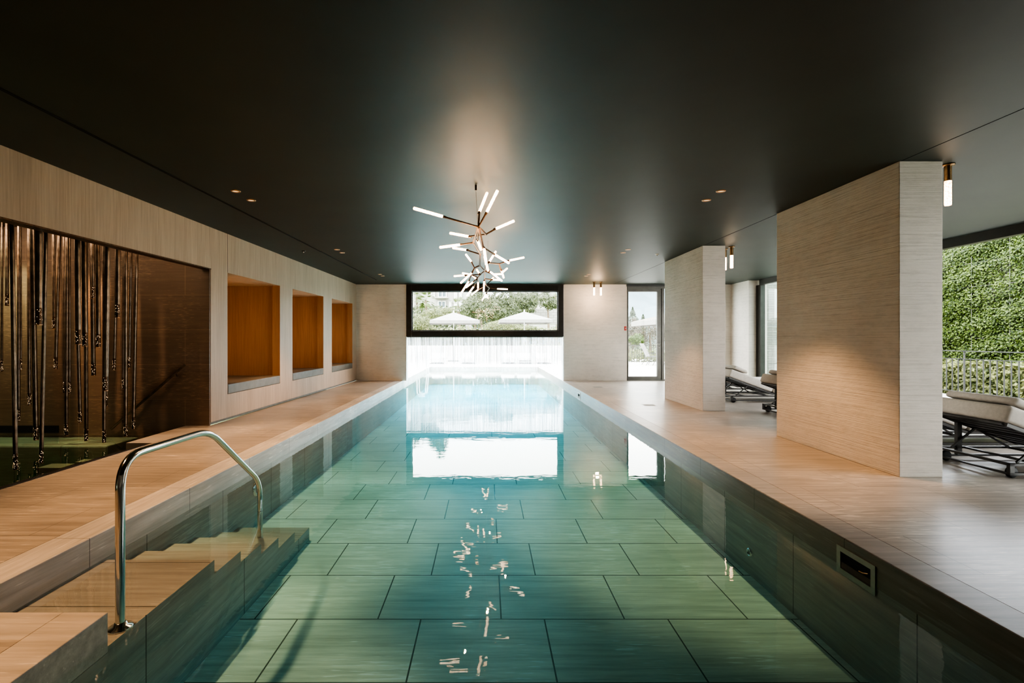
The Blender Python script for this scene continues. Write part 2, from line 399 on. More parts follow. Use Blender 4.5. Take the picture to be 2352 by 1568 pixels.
# left wall -------------------------------------------------------
TH=.12; NT,NB=2.215,.388
niches=[(7.27,9.05),(9.61,11.35),(11.94,13.67)]
def lw(mb,y0,y1,z0,z1,x0=0,x1=-TH):
    mb.hexa([(XL(y0)+x1,y0,z0),(XL(y0)+x0,y0,z0),(XL(y1)+x0,y1,z0),(XL(y1)+x1,y1,z0),(XL(y0)+x1,y0,z1),(XL(y0)+x0,y0,z1),(XL(y1)+x0,y1,z1),(XL(y1)+x1,y1,z1)])
wl=MB()
lw(wl,YB,14.2,NT,H); lw(wl,YB,-.4,0,NT); lw(wl,6.84,7.27,0.04,NT)
for i,(a,b) in enumerate(niches):
    lw(wl,a,b,.04,NB)
    c=niches[i+1][0] if i<2 else 14.2
    lw(wl,b,c,.04,NT)
struct('wall_left',wl,M['wood'],label='pale oak veneered wall with three seating niches',cat='wall')
b=MB(); lw(b,6.84,14.06,0,.04,-.02); struct('baseboard_left',b,M['base_grey'],label='recessed grey skirting under the oak wall',cat='skirting')
b=MB(); lw(b,-.4,6.84,NT-.012,NT+.002,.006,-TH); struct('trim_8',b,M['bronze'],label='thin edge strip over the spa opening',cat='edge strip')
b=MB(); lw(b,6.80,7.275,NT,H,.0015,-.001) if False else None
for yy in (7.265,):
    b=MB(); lw(b,yy,yy+.005,NT,H,.0012,-.001); struct('trim_9',b,M['seam'],label='vertical veneer joint above the first niche',cat='joint')
ord3=['first','second','third']
for i,(a,c) in enumerate(niches):
    xo=XL((a+c)/2)
    n=thing('wall_niche','oak lined seating niche, %s from the spa opening'%ord3[i],'niche',kind='structure')
    MB().box(-4.97,xo-TH+.0,a-.04,a,NB-.04,NT+.04).build('near_panel',M['wood_niche'],n)
    MB().box(-4.97,XL(c)-.14,c+.10,c+.14,NB-.04,NT+.04).build('far_panel',M['wood_niche'],n)
    MB().box(XL(c)-.14,XL(c)-.115,c,c+.10,NB-.04,NT).build('return_panel',M['wood_niche'],n)
    MB().box(XL(c)-.14,XL(c)-.002,c-.004,c,NB,NT).build('jamb_panel',M['wood_niche'],n)
    MB().box(-5.01,-4.97,a-.04,c+.14,NB-.04,NT+.04).build('back_panel',M['wood_niche'],n)
    MB().box(-4.97,xo-TH,a,c+.10,NT,NT+.04).build('top_panel',M['wood'],n)
    MB().box(-4.97,xo-TH,a,c+.10,NB-.04,NB).build('seat_base',M['wood_niche'],n)
    q=MB(); y0,y1=a+.006,c-.008
    q.hexa([(-4.95,y0,NB),(XL(y0)+.004,y0,NB),(XL(y1)+.004,y1,NB),(-4.95,y1,NB),(-4.95,y0,NB+.148),(XL(y0)+.004,y0,NB+.148),(XL(y1)+.004,y1,NB+.148),(-4.95,y1,NB+.148)])
    o=q.build('seat_cushion',M['cushion'],bevel=.012)
    tag(o,'flat grey seat cushion in the %s niche from the spa opening'%ord3[i],'cushion','niche seat cushions')
# far wall
struct('wall_far',MB().box(XL(14.06)-.3,-2.356,YF,14.34,0,H).box(2.25,4.08,YF,14.34,0,H).box(-2.356,2.25,YF,14.34,2.795,H),M['plaster_far'],label='combed plaster far wall on both sides of the pool window',cat='wall')
struct('trim_10',MB().box(-2.360,-2.335,YF-.012,14.34,-.0,H-.02).box(2.228,2.253,YF-.012,14.34,0,H-.02),M['white'],label='pale vertical edge trims beside the pool window',cat='trim')
# pier by the door glass, right end
struct('wall_right',MB().box(7.1,7.6,13.1,14.34,0,H).box(6.75,7.1,YF,14.34,0,H).box(7.3,7.6,YB,-.5,0,H),M['plaster_far'],label='plastered pier between terrace door and side glazing',cat='wall')
struct('wall_back',MB().box(-9.0,7.6,YB-.2,YB,-.2,H),M['plaster'],label='plastered wall behind the viewer',cat='wall')
# pillars (third one is just behind the viewer's right shoulder)
plabels=['large combed plaster pillar nearest on the right deck','second combed plaster pillar further along the right deck']
for i,(y0,y1) in enumerate([(4.281,6.094),(8.18,9.93)]):
    o=MB().box(3.655,4.04,y0,y1,0,H).build('pillar',M['plaster'],bevel=.006)
    tag(o,plabels[i],'pillar','plaster pillars',kind='structure')
o=MB().box(3.655,4.04,.38,2.19,0,H).build('pillar',M['plaster'],bevel=.006)
tag(o,'combed plaster pillar beside the viewer',"pillar",'plaster pillars',kind='structure')
# spa room ---------------------------------------------------------
SY=6.81
sw=MB().box(-9.0,XL(SY)-.004,SY,6.84,0,NT).box(-9.0,XL(SY)-TH,6.84,SY+.15,.0,H).box(-9.0,XL(SY)-TH,SY,6.84,NT,H).box(-9.0,-4.24,SY,SY+.15,-.95,.0)
struct('wall_spa',sw,M['spa_wall'],label='dark brown streaked stone wall behind the hanging tubes',cat='wall')
struct('wall_spa_side',MB().box(-9.15,-9.0,YB,SY+.15,-1,H),M['spa_wall'],label='dark stone side wall of the spa',cat='wall')
struct('trim_11',MB().box(-7.4,-6.03,SY-.012,SY,.0-.1,.0),M['seam'],label='black slot at the foot of the dark stone wall',cat='slot')
spa=thing('spa_basin','sunken spa pool basin behind the wall opening','pool',kind='structure')
MB().box(-9,-3.97,-.4,SY,-1.05,-.95).build('basin_floor',M['spa_dark'],spa)
MB().box(-9,-4.9,6.24,SY,-.95,-.16).build('bench',M['spa_tile'],spa,bevel=.02)
MB().box(-4.9,-4.56,5.75,SY,-.95,-.36).box(-4.56,-4.24,5.68,SY,-.95,-.19).build('step',M['spa_dark'],spa)
MB().box(-4.86,-4.60,5.22,5.40,-.4,-.17).build('ledge',M['spa_tile'],spa)
MB().box(-4.66,-4.47,5.47,5.60,-.4,-.17).build('ledge',M['spa_tile'],spa)
MB().box(XL(2)-.02,-3.90,-.4,5.68,-1.0,-.25).box(-9,-3.97,-.55,-.4,-1,0).build('basin_wall',M['spa_dark'],spa)
o=MB().box(-9,-3.985,-.4,SY-.001,-.94,-.125).build('spa_water',M['spa_water']); tag(o,'dark green still water of the spa pool','water',kind='stuff')
b=MB(); lw(b,-.4,5.55,-.14,.006,-.0,-.012); lw(b,-.4,5.45,-.14,.004,-.03,-.042); lw(b,-.4,5.3,-.14,.002,-.06,-.07)
struct('trim_12',b,M['black'],label='black metal tracks along the spa opening sill',cat='track')
# handrail on the spa wall
hr=thing('wall_handrail','slim dark handrail sloping down the brown stone wall','handrail')
a=P(424,838,6.77); b_=P(255,985,6.77); d=(b_-a)
MB().tube([a,b_],.017).build('rail',M['tube'],hr)
for k in (.12,.85):
    q=a+d*k
    MB().tube([q-Vector((0,0,.01)),q+Vector((0,.02,-.05)),Vector((q.x,SY+.002,q.z-.05))],.007,8).build('bracket',M['bronze'],hr)

# ------------------------------------------------------------------ glazing
def frame(mb,x0,x1,y0,y1,z0,z1,l,r,b,t):
    mb.box(x0,x0+l,y0,y1,z0,z1).box(x1-r,x1,y0,y1,z0,z1).box(x0+l,x1-r,y0,y1,z0,z0+b).box(x0+l,x1-r,y0,y1,z1-t,z1)
w=thing('window_1','wide dark framed window above the pool','window',kind='structure')
m_=MB(); frame(m_,-2.335,2.228,14.02,14.22,1.28,2.79,.155,.155,.175,.19); m_.build('window_frame',M['frame'],w,bevel=.006)
m_=MB(); frame(m_,-2.18,2.073,14.09,14.13,1.455,2.60,.02,.02,.02,.02); m_.build('glazing_bead',M['rail_grey'],w)
MB().quad((-2.16,14.11,1.475),(2.053,14.11,1.475),(2.053,14.11,2.58),(-2.16,14.11,2.58)).build('pane',M['glass'],w)
# door
DX0,DX1,DX2=4.085,5.05,6.75
d1=thing('door_1','grey framed glass terrace door with lever handle','door',kind='structure')
m_=MB(); frame(m_,DX0,DX1+.10,14.05,14.20,.0,H-.06,.03,.055,.04,.06); m_.build('door_frame',M['doorframe'],d1)
m_=MB(); frame(m_,DX0+.03,DX1+.045,14.08,14.16,.04,H-.12,.015,.13,.08,.09); m_.build('door_leaf',M['doorframe'],d1)
MB().quad((DX0+.045,14.12,.12),(DX1-.085,14.12,.12),(DX1-.085,14.12,H-.21),(DX0+.045,14.12,H-.21)).build('pane',M['glass_door'],d1)
hx=DX1-.02
MB().tube([(hx,14.08,1.07),(hx,14.02,1.07),(hx-.13,14.02,1.07)],.011,8).lathe([(0,-.012),(.024,-.012),(.024,0)],(hx,14.08,1.07),16,'y').lathe([(0,-.01),(.018,-.01),(.018,0)],(hx,14.08,.97),16,'y').build('door_handle',M['steel'],d1)
w2=thing('window_2','fixed glazing beside the terrace door','window',kind='structure')
m_=MB(); frame(m_,DX1+.10,DX2,14.05,14.2,.0,H-.03,.012,.05,.04,.09); m_.build('window_frame',M['doorframe'],w2)
MB().quad((DX1+.11,14.12,.04),(DX2-.05,14.12,.04),(DX2-.05,14.12,H-.12),(DX1+.11,14.12,H-.12)).build('pane',M['glass_door'],w2)
struct('trim_13',MB().box(DX0-.02,DX2,14.04,14.22,H-.06,H),M['frame'],label='dark head strip over the terrace door',cat='trim')
# side glazing
mull=[-.5,2.5,5.5,8.05,10.5,12.95]
sg=[]
for i in range(5):
    w3=thing('window_%d'%(i+3),'floor to ceiling side glazing bay, %s from the viewer'%['first','second','third','fourth','fifth'][i],'window',kind='structure')
    y0,y1=mull[i],mull[i+1]
    m_=MB().box(7.30,7.42,y0,y1,H-.14,H).box(7.30,7.42,y0,y1,0,.03).box(7.30,7.42,y1-.07,y1+ (0.15 if i==4 else 0),0.03,H-.14)
    m_.build('window_frame',M['frame'],w3)
    if i in (0,4):
        MB().quad((7.37,y0,.03),(7.37,y1-.07,.03),(7.37,y1-.07,H-.14),(7.37,y0,H-.14)).build('pane',M['glass_door'],w3)
# an open sliding leaf parked at the far bay
MB().box(7.44,7.50,12.55,12.62,.03,H-.14).quad((7.47,11.6,.03),(7.47,12.55,.03),(7.47,12.55,H-.14),(7.47,11.6,H-.14)).build('sliding_leaf',M['frame'],w3) if False else None
MB().quad((7.45,12.3,.03),(7.45,12.9,.03),(7.45,12.9,H-.14),(7.45,12.3,H-.14)).build('sliding_pane',M['glass_green'],w3)

# strip curtain under the window
cu=thing('strip_curtain','milky plastic strip curtain hanging over the water below the pool window','curtain',kind='stuff')
MB().box(-2.33,2.22,14.10,14.13,1.262,1.28).build('curtain_rail',M['frame'],cu)
m_=MB(); n=100; wd=(2.215+2.325)/n
for i in range(n):
    x0=-2.325+i*wd; ph=random.uniform(-.006,.006); zb=WZ+.006+random.uniform(0,.02)
    v=[];K=3
    for z in (1.265,.6,zb):
        for k in range(K):
            f=k/(K-1); v.append((x0+f*wd*.93,14.12+ph+.006*math.sin(PI*f)+random.uniform(-.001,.001),z))
    m_.add(v,[(r*K+k,r*K+k+1,(r+1)*K+k+1,(r+1)*K+k) for r in range(2) for k in range(K-1)],True)
o=m_.build('plastic_strips',M['curtain'],cu); o['kind']='stuff'

# ------------------------------------------------------------------ pool fittings
def fillet(pts,r,k=7):
    pts=[Vector(p) for p in pts]; out=[pts[0]]
    for i in range(1,len(pts)-1):
        p=pts[i]; a=(pts[i-1]-p); b=(pts[i+1]-p); rr=min(r,a.length*.45,b.length*.45)
        A=p+a.normalized()*rr; B=p+b.normalized()*rr
        for j in range(k+1):
            t=j/k; out.append(A*(1-t)**2+p*2*t*(1-t)+B*t*t)
    out.append(pts[-1]); return out
h=thing('pool_handrail','polished steel handrail bending down over the pool steps','handrail',(0,0,0))
path=[(-1.79,2.36,zs[0]+.012),(-1.79,2.36,.645),(-1.845,3.21,.618),(-1.90,4.05,.03),(-1.90,4.05,zs[4]+.01)]
MB().tube(fillet(path,.16,9),.0205,20).build('rail',M['steel'],h)
for p in (path[0],path[-1]):
    MB().lathe([(.021,.03),(.026,.028),(.030,.014),(.052,.008),(.056,0),(0,0)],(p[0],p[1],p[2]-.011),28).build('flange',M['steel'],h)
MB().lathe([(.0215,0),(.0215,.004),(.0205,.004)],(-1.90,4.05,-.22),20).build('rail_joint',M['steel'],h)
# skimmers
def skimmer(y0,label):
    s=thing('skimmer',label,'skimmer',(2.1965,y0,0),group='steel framed skimmers in the right pool wall')
    a,b,z0,z1=0,.30,-.225,-.058; bx=-.006
    m_=MB(); m_.box(bx,.0,a,a+.032,z0,z1).box(bx,0,b-.032,b,z0,z1).box(bx,0,a+.032,b-.032,z0,z0+.032).box(bx,0,a+.032,b-.032,z1-.032,z1)
    m_.build('face_frame',M['brushed'],s)
    MB().box(-.0015,0,a+.032,b-.032,z0+.032,z1-.032).build('opening',M['seam'],s)
    MB().tube([(-.004,.05,-.125),(-.004,.09,-.14),(-.004,.12,-.142)],.004,6).build('warm_glint',M['copper'],s)  # copper curve drawn as the warm reflection inside the opening
skimmer(2.727,'brushed steel framed skimmer opening nearest in the right pool wall')
skimmer(11.35,'small distant skimmer opening in the right pool wall near the window')
def roundfit(name,label,cat,c,r,side,group=None,mat='steel'):
    t_=thing(name,label,cat,c,group=group); s_=side
    MB().lathe([(r*.55,.0*s_),(r*.62,.012*s_),(r*.9,.012*s_),(r,.0)],(0,0,0),24,'x').build('bezel',M[mat],t_)
    MB().lathe([(0,.004*s_),(r*.6,.004*s_)],(0,0,0),24,'x').build('lens',M['base_grey'],t_)
roundfit('underwater_light','round steel rimmed underwater light on the left pool wall','pool light',(PXL+.001,5.13,-.36),.085,1)
roundfit('inlet_nozzle','small round steel inlet nozzle low on the right pool wall','nozzle',(PXR-.001,4.04,-.56),.035,-1)
# floor drains
for x,y,lab in ((2.8,12.2,'small square floor drain nearest the far wall'),(2.99,8.9,'small floor drain on the right deck before the second pillar')):
    t_=thing('floor_drain',lab,'drain',(x,y,0),group='floor drains on the right deck')
    m_=MB(); frame(m_,-.13,.13,-.15,.15,0,.002,.01,.01,.002,.0) if False else m_.box(-.12,.12,-.12,.12,0,.0015)
    m_.build('plate',M['drain'],t_)
    MB().box(-.10,.10,-.10,.10,.0015,.002).build('grate',M['base_grey'],t_)
t_=thing('call_button','small red call button on the wall end beside the door','button',(4.03,YF,1.52))
MB().box(-.03,.03,-.02,0,-.06,.06).build('housing',M['red'],t_,bevel=.004); MB().lathe([(0,-.03),(.015,-.03),(.015,-.02)],(0,0,0),12,'y').build('push_button',M['white'],t_)

# ------------------------------------------------------------------ downlights
def spot(loc,tgt,power,ang,col,blend=.5,size=.03,name='spot_lamp'):
    l=bpy.data.lights.new(name,'SPOT'); l.energy=power; l.spot_size=math.radians(ang); l.spot_blend=blend; l.color=col; l.shadow_soft_size=size
    o=bpy.data.objects.new(name,l); COL.objects.link(o); o.location=loc
    o.rotation_euler=(Vector(tgt)-Vector(loc)).to_track_quat('-Z','Y').to_euler(); return o
WARM=(1,.57,.27)
def downlight(x,y,label,tgt=None,power=0,ang=80,blend=.4):
    t_=thing('downlight',label,'ceiling light',(x,y,H),group='brass rimmed ceiling downlights')
    MB().lathe([(.032,-.001),(.034,-.006),(.046,-.006),(.05,0)],(0,0,0),24).build('rim',M['copper'],t_)
    MB().lathe([(.0,-.002),(.033,-.002)],(0,0,0),24).build('lamp',M['lamp_glow'],t_)
    if power: spot((x,y,H-.02),tgt,power,ang,WARM,blend)
rows=[(1.72,2.05,'behind the viewer'),(5.16,5.50,'nearest to the viewer'),(8.55,8.86,'middle of the room'),(11.85,12.15,'nearest the far wall')]
for k,(a,c,wh) in enumerate(rows):
    xl=-2.71+.03*k; xr=2.50
    for j,y in enumerate((a,c)):
        w_=['nearer','farther'][j]
        pl=[(95,85),(100,85),(55,45),(35,30)][k][j]
        downlight(xl,y,'brass rimmed downlight over left deck, %s of the pair %s'%(w_,wh),(xl,y,0),pl,76,.35)
        pr=[(0,0),(100,45),(55,25),(22,12)][k][j]
        downlight(xr,y,'brass rimmed downlight over right deck, %s of the pair %s'%(w_,wh),(xr,y,0),pr,74,.35)
for x,y,l in ((-3.29,8.68,'small dark sprinkler head on the left ceiling strip'),(3.17,9.0,'small pale smoke sensor on the ceiling near second pillar')):
    t_=thing('ceiling_sensor',l,'ceiling sensor',(x,y,H))
    MB().lathe([(0,-.02),(.018,-.02),(.035,-.006),(.04,0)],(0,0,0),20).build('housing',M['white'] if x>0 else M['black'],t_)
    MB().lathe([(0,-.03),(.008,-.03),(.01,-.02)],(0,0,0),12).build('sensor_tip',M['steel'],t_)

# cylinder ceiling lamps
def cyl(x,y,label):
    t_=thing('cylinder_lamp',label,'ceiling lamp',(x,y,H),group='brass and glass cylinder lamps')
    MB().lathe([(0,-.012),(.05,-.012),(.05,0),(0,0)],(0,0,0),24).build('ceiling_plate',M['brass'],t_)
    MB().lathe([(.027,-.15),(.027,-.012)],(0,0,0),24).build('brass_sleeve',M['brass'],t_)
    MB().lathe([(0,-.37),(.024,-.37),(.026,-.36),(.026,-.15),(0,-.15)],(0,0,0),24).build('glass_shade',M['cyl_glow'],t_)
for x,y,l in ((4.17,4.37,'cylinder lamp on the ceiling right of the nearest pillar'),(4.17,4.60,'cylinder lamp half hidden behind the nearest pillar'),
              (4.19,8.27,'cylinder lamp right of the second pillar, nearer of two'),(4.19,8.50,'cylinder lamp right of the second pillar, farther of two'),
              (3.00,13.50,'left of the two cylinder lamps before the far wall'),(3.19,13.50,'right of the two cylinder lamps before the far wall')):
    cyl(x,y,l)
l=bpy.data.lights.new('cylinder_lamp_light','POINT'); l.energy=9; l.color=(1,.66,.4); l.shadow_soft_size=.05
o=bpy.data.objects.new('cylinder_lamp_light',l); COL.objects.link(o); o.location=(3.1,13.55,2.36)

# ------------------------------------------------------------------ branching chandelier
ch=thing('branching_chandelier','long branching bronze chandelier with glowing glass tubes over the pool','chandelier',(0,0,0))
SH=2.378
def Z(py): return (SH-CH)*F/(VY-py)
can=P(1093,425,4.96)
MB().tube([(can.x,4.96,H),(can.x,4.96,H-.055)],.011,12).build('canopy',M['bronze'],ch)
MB().tube([(can.x,4.96,H-.055),(can.x+.02,4.98,SH+.02)],.0015,6).build('cable',M['bronze'],ch)
MB().tube([(0.02,7.8,H),(0.02,7.8,SH)],.0015,6).build('cable',M['bronze'],ch)
MB().tube([(-.03,10.6,H),(-.03,10.6,SH)],.0015,6).build('cable',M['bronze'],ch)
nodes={'n1':(1099,521,5.0),'n2':(1116,538,5.5),'n3':(1087,557,5.75),'n4':(1103,584,6.6),'n4b':(1110,568,5.6),'n5':(1146,606,7.6),'n6':(1102,610,7.4),
 'n7':(1090,615,7.6),'n8':(1113,622,8.0),'n9':(1124,661,11.0),'n10':(1098,637,8.7),'n11':(1113,640,9.2),'n12':(1117,655,10.4),'n13':(1104,630,8.3),'n14':(1118,603,7.0),'n15':(1118,672,11.4)}
Nn={k:P(*v) for k,v in nodes.items()}
def arm(a,b,r=.013):
    a=Vector(a); b=Vector(b); m=(a+b)/2
    MB().tube([a,a+(b-a)*.12,m,a+(b-a)*.88,b],[r*1.25,r*.9,r*.95,r*.9,r*1.05],10).build('branch',M['branch'],ch)
for a,b in (('n1','n3'),('n1','n4b'),('n1','n2'),('n3','n4'),('n4b','n14'),('n4','n6'),('n14','n5'),('n6','n7'),('n6','n8'),('n8','n13'),('n13','n10'),('n8','n11'),('n11','n12'),('n12','n9'),('n14','n8'),('n9','n15')):
    arm(Nn[a],Nn[b])
TUBEC=[]
def light(node,base,tip,sgn=1,L=.25,dz=0):
    a=Nn[node]; pb=P(base[0],base[1],a.y+dz)
    # tip depth so that the glass tube has its length
    y0=pb.y; best=None
    for k in range(0,61):
        y=y0+sgn*k*.005*1.2; t=P(tip[0],tip[1],y); e=abs((t-pb).length-L)
        if best is None or e<best[0]: best=(e,t)
    t=best[1]
    if (pb-a).length>.03: arm(a,pb,.010)
    d=(t-pb).normalized(); t=pb+d*max((t-pb).length,.16); TUBEC.append((t+pb)/2)
    MB().tube([pb-d*.03,pb+d*.012],.0135,12).build('socket',M['bronze'],ch)
    MB().tube([pb+d*.005,t-d*.005,t],[.0155,.0155,.012],12).build('light_tube',M['tube_glow'],ch)
TB=[('n1',(1017,497),(950,478),-1,.32,-.1),('n1',(1101,487),(1119,442),1,.25,.12),('n1',(1118,487),(1143,437),-1,.25,-.05),
 ('n2',(1139,525),(1181,507),-1,.24,0),('n2',(1077,543),(1033,535),1,.24,.2),('n3',(1056,562),(1010,568),-1,.27,0),
 ('n1',(1097,552),(1105,573),1,.25,.5),('n4b',(1112,572),(1117,607),-1,.30,-.1),('n4b',(1113,588),(1121,622),1,.26,.4),('n4',(1072,574),(1040,569),1,.24,0),
 ('n4b',(1137,585),(1169,604),-1,.25,.4),('n14',(1124,601),(1139,577),1,.2,.0),('n5',(1170,598),(1204,591),-1,.25,0),
 ('n5',(1152,621),(1157,638),1,.2,.2),('n5',(1151,628),(1165,616),1,.2,.7),('n7',(1082,600),(1070,584),-1,.2,0),
 ('n7',(1083,627),(1058,650),-1,.26,0),('n13',(1068,632),(1043,634),1,.22,0),('n10',(1080,630),(1062,627),-1,.18,0),
 ('n13',(1101,628),(1095,619),1,.2,0),('n8',(1126,624),(1153,645),-1,.30,0),('n8',(1133,630),(1155,629),1,.22,0),
 ('n11',(1131,642),(1150,643),1,.22,0),('n11',(1112,646),(1111,670),-1,.24,0),('n10',(1094,641),(1085,632),1,.2,0),
 ('n7',(1077,645),(1060,672),1,.28,.6),('n10',(1086,648),(1070,660),-1,.22,0),('n10',(1098,647),(1098,662),1,.22,.5),
 ('n10',(1088,658),(1072,680),-1,.25,.5),('n12',(1098,665),(1083,677),-1,.22,0),('n9',(1142,663),(1166,664),-1,.25,0),
 ('n15',(1117,673),(1107,690),-1,.2,0),('n15',(1117,675),(1121,685),1,.2,0),('n12',(1128,643),(1133,637),1,.18,.0)]
for a in TB: light(*a)
for c in [Nn[k]+Vector((dx_,0,-.12)) for k,dx_ in (('n1',-.12),('n1',.15),('n3',-.1),('n4',.1),('n5',.1),('n7',-.1),('n11',.1),('n12',-.1))]:
    l=bpy.data.lights.new('chandelier_light','POINT'); l.energy=5.5; l.color=(1,.62,.34); l.shadow_soft_size=.012
    o=bpy.data.objects.new('chandelier_light',l); COL.objects.link(o); o.location=c

# ------------------------------------------------------------------ hanging bronze tubes over the spa
tubes=[(5,4,853,6.5),(16,16,702,10),(27,36,1078,12),(43,43,967,8),(47,48,850,5),(66,67.6,930,9),(74,83,1010,13),(89,89,746,18),(106,94.5,1063,10),
 (136,127.5,847,10),(123,124,755,8),(154,152,1000,10),(160,160,904,6),(147,148,903,7),(178,180,791,14),(174,184,970,9),(193,195,795,13),(197,198,1012,10),
 (213,214,686,9),(211,215,862,11),(224,226,797,12),(247,242,897,13),(240,239,1016,9),(246,245,934,5.5),(271,270,729,12),(268,262,850,8),
 (289,288.5,1002,9.5),(284,283,894,6),(301,296.7,845,6.5),(314,306,985,8.5)]
order=sorted(range(len(tubes)),key=lambda i:-tubes[i][1])
ordn=['rightmost','second','third','fourth','fifth','sixth','seventh','eighth','ninth','tenth','eleventh','twelfth','thirteenth','fourteenth','fifteenth','sixteenth','seventeenth','eighteenth','nineteenth','twentieth','twenty-first','twenty-second','twenty-third','twenty-fourth','twenty-fifth','twenty-sixth','twenty-seventh','twenty-eighth','twenty-ninth','thirtieth']
used_=[]
for rk,i in enumerate(order):
    xt,xb,yb,wpx=tubes[i]
    st=math.sqrt(1+((VX-xb)/F)**2)
    zmin=(4.13)*F/(VX-max(xt,xb))
    y=min(max(.05*F*st/wpx,zmin+.05),6.45)
    yhmax=(CH+.07)*F/(yb-VY) if yb>VY else 99       # keep the tip above the water
    y=min(y,yhmax)
    for (ox,oy) in used_:
        if abs(xb-ox)<9 and abs(oy-y)<.1: y=max(y-.13,zmin+.02) if y-.13>zmin else y+.16
    used_.append((xb,y))
    r=max(.012,min(.045,wpx*y/(F*st)/2))
    bot=P(xb,yb,y); yl=505+xt*.229; top=P(xt,yl,y)
    dx=(top.x-bot.x)/(top.z-bot.z); T=Vector((bot.x+dx*(H-bot.z),y,H))
    hh='high tip' if yb<800 else ('mid height tip' if yb<940 else 'low tip')
    lab='bronze tube pendant over the spa, %s%s, %s'%(ordn[rk],' from the right' if rk else '',hh)
    t_=thing('tube_pendant',lab,'pendant lamp',tuple(T),group='bronze tube pendants over the spa')
    B=bot-T; d=(-B).normalized(); tip=B+d*.16
    MB().tube([Vector((0,0,0)),tip],r,14).build('tube',M['tube'],t_)
    MB().tube([tip,B],[r*1.01,r*1.01],14).build('perforated_tip',M['bronze'],t_)
    MB().tube([B+d*.004,B-d*.001],[r*1.06,r*1.06],14,cap=False).build('tip_ring',M['copper'],t_)
    m_=MB()
    for k in range(30):
        a_=random.uniform(PI,2*PI)+(0 if k%4 else PI); hgt=random.uniform(.01,.15); rr=r*1.02; q=B+d*hgt; s_=.0021
        c=Vector((math.cos(a_)*rr,math.sin(a_)*rr,0))+q; u_=Vector((-math.sin(a_),math.cos(a_),0)); n_=Vector((math.cos(a_),math.sin(a_),0))*.0008
        m_.add([c+n_+u_*s_*math.cos(j*PI/3)+Vector((0,0,1))*s_*math.sin(j*PI/3) for j in range(6)],[(0,1,2,3,4,5)])
    o=m_.build('light_holes',M['dot_glow'],t_); o['kind']='stuff'

# ------------------------------------------------------------------ loungers
def soft(mb_pts,name,mat,parent,bev=.03):
    q=MB().hexa(mb_pts); o=q.build(name,mat,parent,bevel=0)
    m=o.modifiers.new('b','BEVEL'); m.width=bev; m.segments=4; m.limit_method='NONE'
    for p in o.data.polygons: p.use_smooth=True
    return o
def lounger():
    L,W=2.0,.72
    r=empty('sun_lounger')
    m_=MB()
    for y in (.015,W-.015):
        m_.box(0.0,L,y-.015,y+.015,.115,.135).box(0.0,L,y-.015,y+.015,.035,.055)
        for x in (0.0,L-.04): m_.box(x,x+.04,y-.015,y+.015,.035,.135)
    for x in (.0,L-.03):
        m_.box(x,x+.03,.03,W-.03,.115,.135).box(x,x+.03,.03,W-.03,.035,.05)
    m_.box(.72,.75,.03,W-.03,.115,.135).box(.28,.31,.03,W-.03,.115,.132).build('base_frame',M['lframe'],r)
    # back frame hinged at (.78,.17) rising to (0,.47)
    hx_,hz=.80,.17; bx,bz=-.02,.475
    m_=MB()
    for y in (.02,W-.02): m_.bar((bx,y,bz),(hx_,y,hz),.03,.03)
    n_=8
    for k in range(n_+1):
        f=k/n_; x=bx+(hx_-bx)*f; z=bz+(hz-bz)*f
        m_.bar((x,.035,z),(x,W-.035,z),.05,.012,up=(.35,0,1))
    m_.build('back_frame',M['lframe'],r)
    m_=MB()
    for y in (.02,W-.02): m_.bar((hx_,y,hz),(L,y,hz),.03,.03)
    for k in range(11):
        x=hx_+.05+k*(L-hx_-.08)/10; m_.bar((x,.035,hz),(x,W-.035,hz),.05,.012)
    m_.build('seat_frame',M['lframe'],r)
    m_=MB()
    for y in (.06,W-.06):
        m_.bar((.36,y,.325),(.12,y,.13),.016,.016).bar((.36,y,.325),(.70,y,.135),.016,.016)
    m_.tube([(.36,.05,.325),(.36,W-.05,.325)],.008,8).build('back_strut',M['lframe'],r)
    MB().box(.20,.245,W-.045,W-.01,.05,.40).build('post',M['lframe'],r)
    for x,y in ((.07,.055),(.07,W-.055)):
        MB().lathe([(0,-.016),(.04,-.016),(.05,-.010),(.05,.010),(.04,.016),(0,.016)],(x,y,.05),20,'y').build('wheel',M['rubber'],r)
    for x,y in ((L-.06,.05),(L-.06,W-.05)):
        MB().box(x-.015,x+.015,y-.015,y+.015,0,.036).box(x-.015,x+.015,y-.015,y+.015,.135,hz-.01).build('foot',M['lframe'],r)
    th=.155; d=Vector((hx_-bx,0,hz-bz)).normalized(); nrm=Vector((-d.z,0,d.x))
    A=Vector((bx-.03,-.01,bz+.028)); Bq=Vector((hx_-.02,-.01,hz+.028)); Wv=Vector((0,W+.02,0))
    soft([A,Bq,Bq+Wv,A+Wv,A+nrm*th,Bq+nrm*th,Bq+nrm*th+Wv,A+nrm*th+Wv],'back_cushion',M['fabric'],r,.032)
    A=Vector((hx_,-.01,hz+.02)); Bq=Vector((L,-.01,hz+.02)); th=.14; nz_=Vector((0,0,1))
    soft([A,Bq,Bq+Wv,A+Wv,A+nz_*th,Bq+nz_*th,Bq+nz_*th+Wv,A+nz_*th+Wv],'seat_cushion',M['fabric'],r,.03)
    # pillow draped on the head end
    th=.155
    A=Vector((bx+.03,.03,bz+.028))+nrm*(th+.002); Bq=A+d*.30; Wv=Vector((0,W-.06,0)); t2=.075
    o=soft([A,Bq,Bq+Wv,A+Wv,A+nrm*t2+d*.02,Bq+nrm*t2*.8-d*.03,Bq+nrm*t2*.8+Wv-d*.03,A+nrm*t2+Wv+d*.02],'pillow',M['fabric'],r,.034)
    return r
L0=lounger()
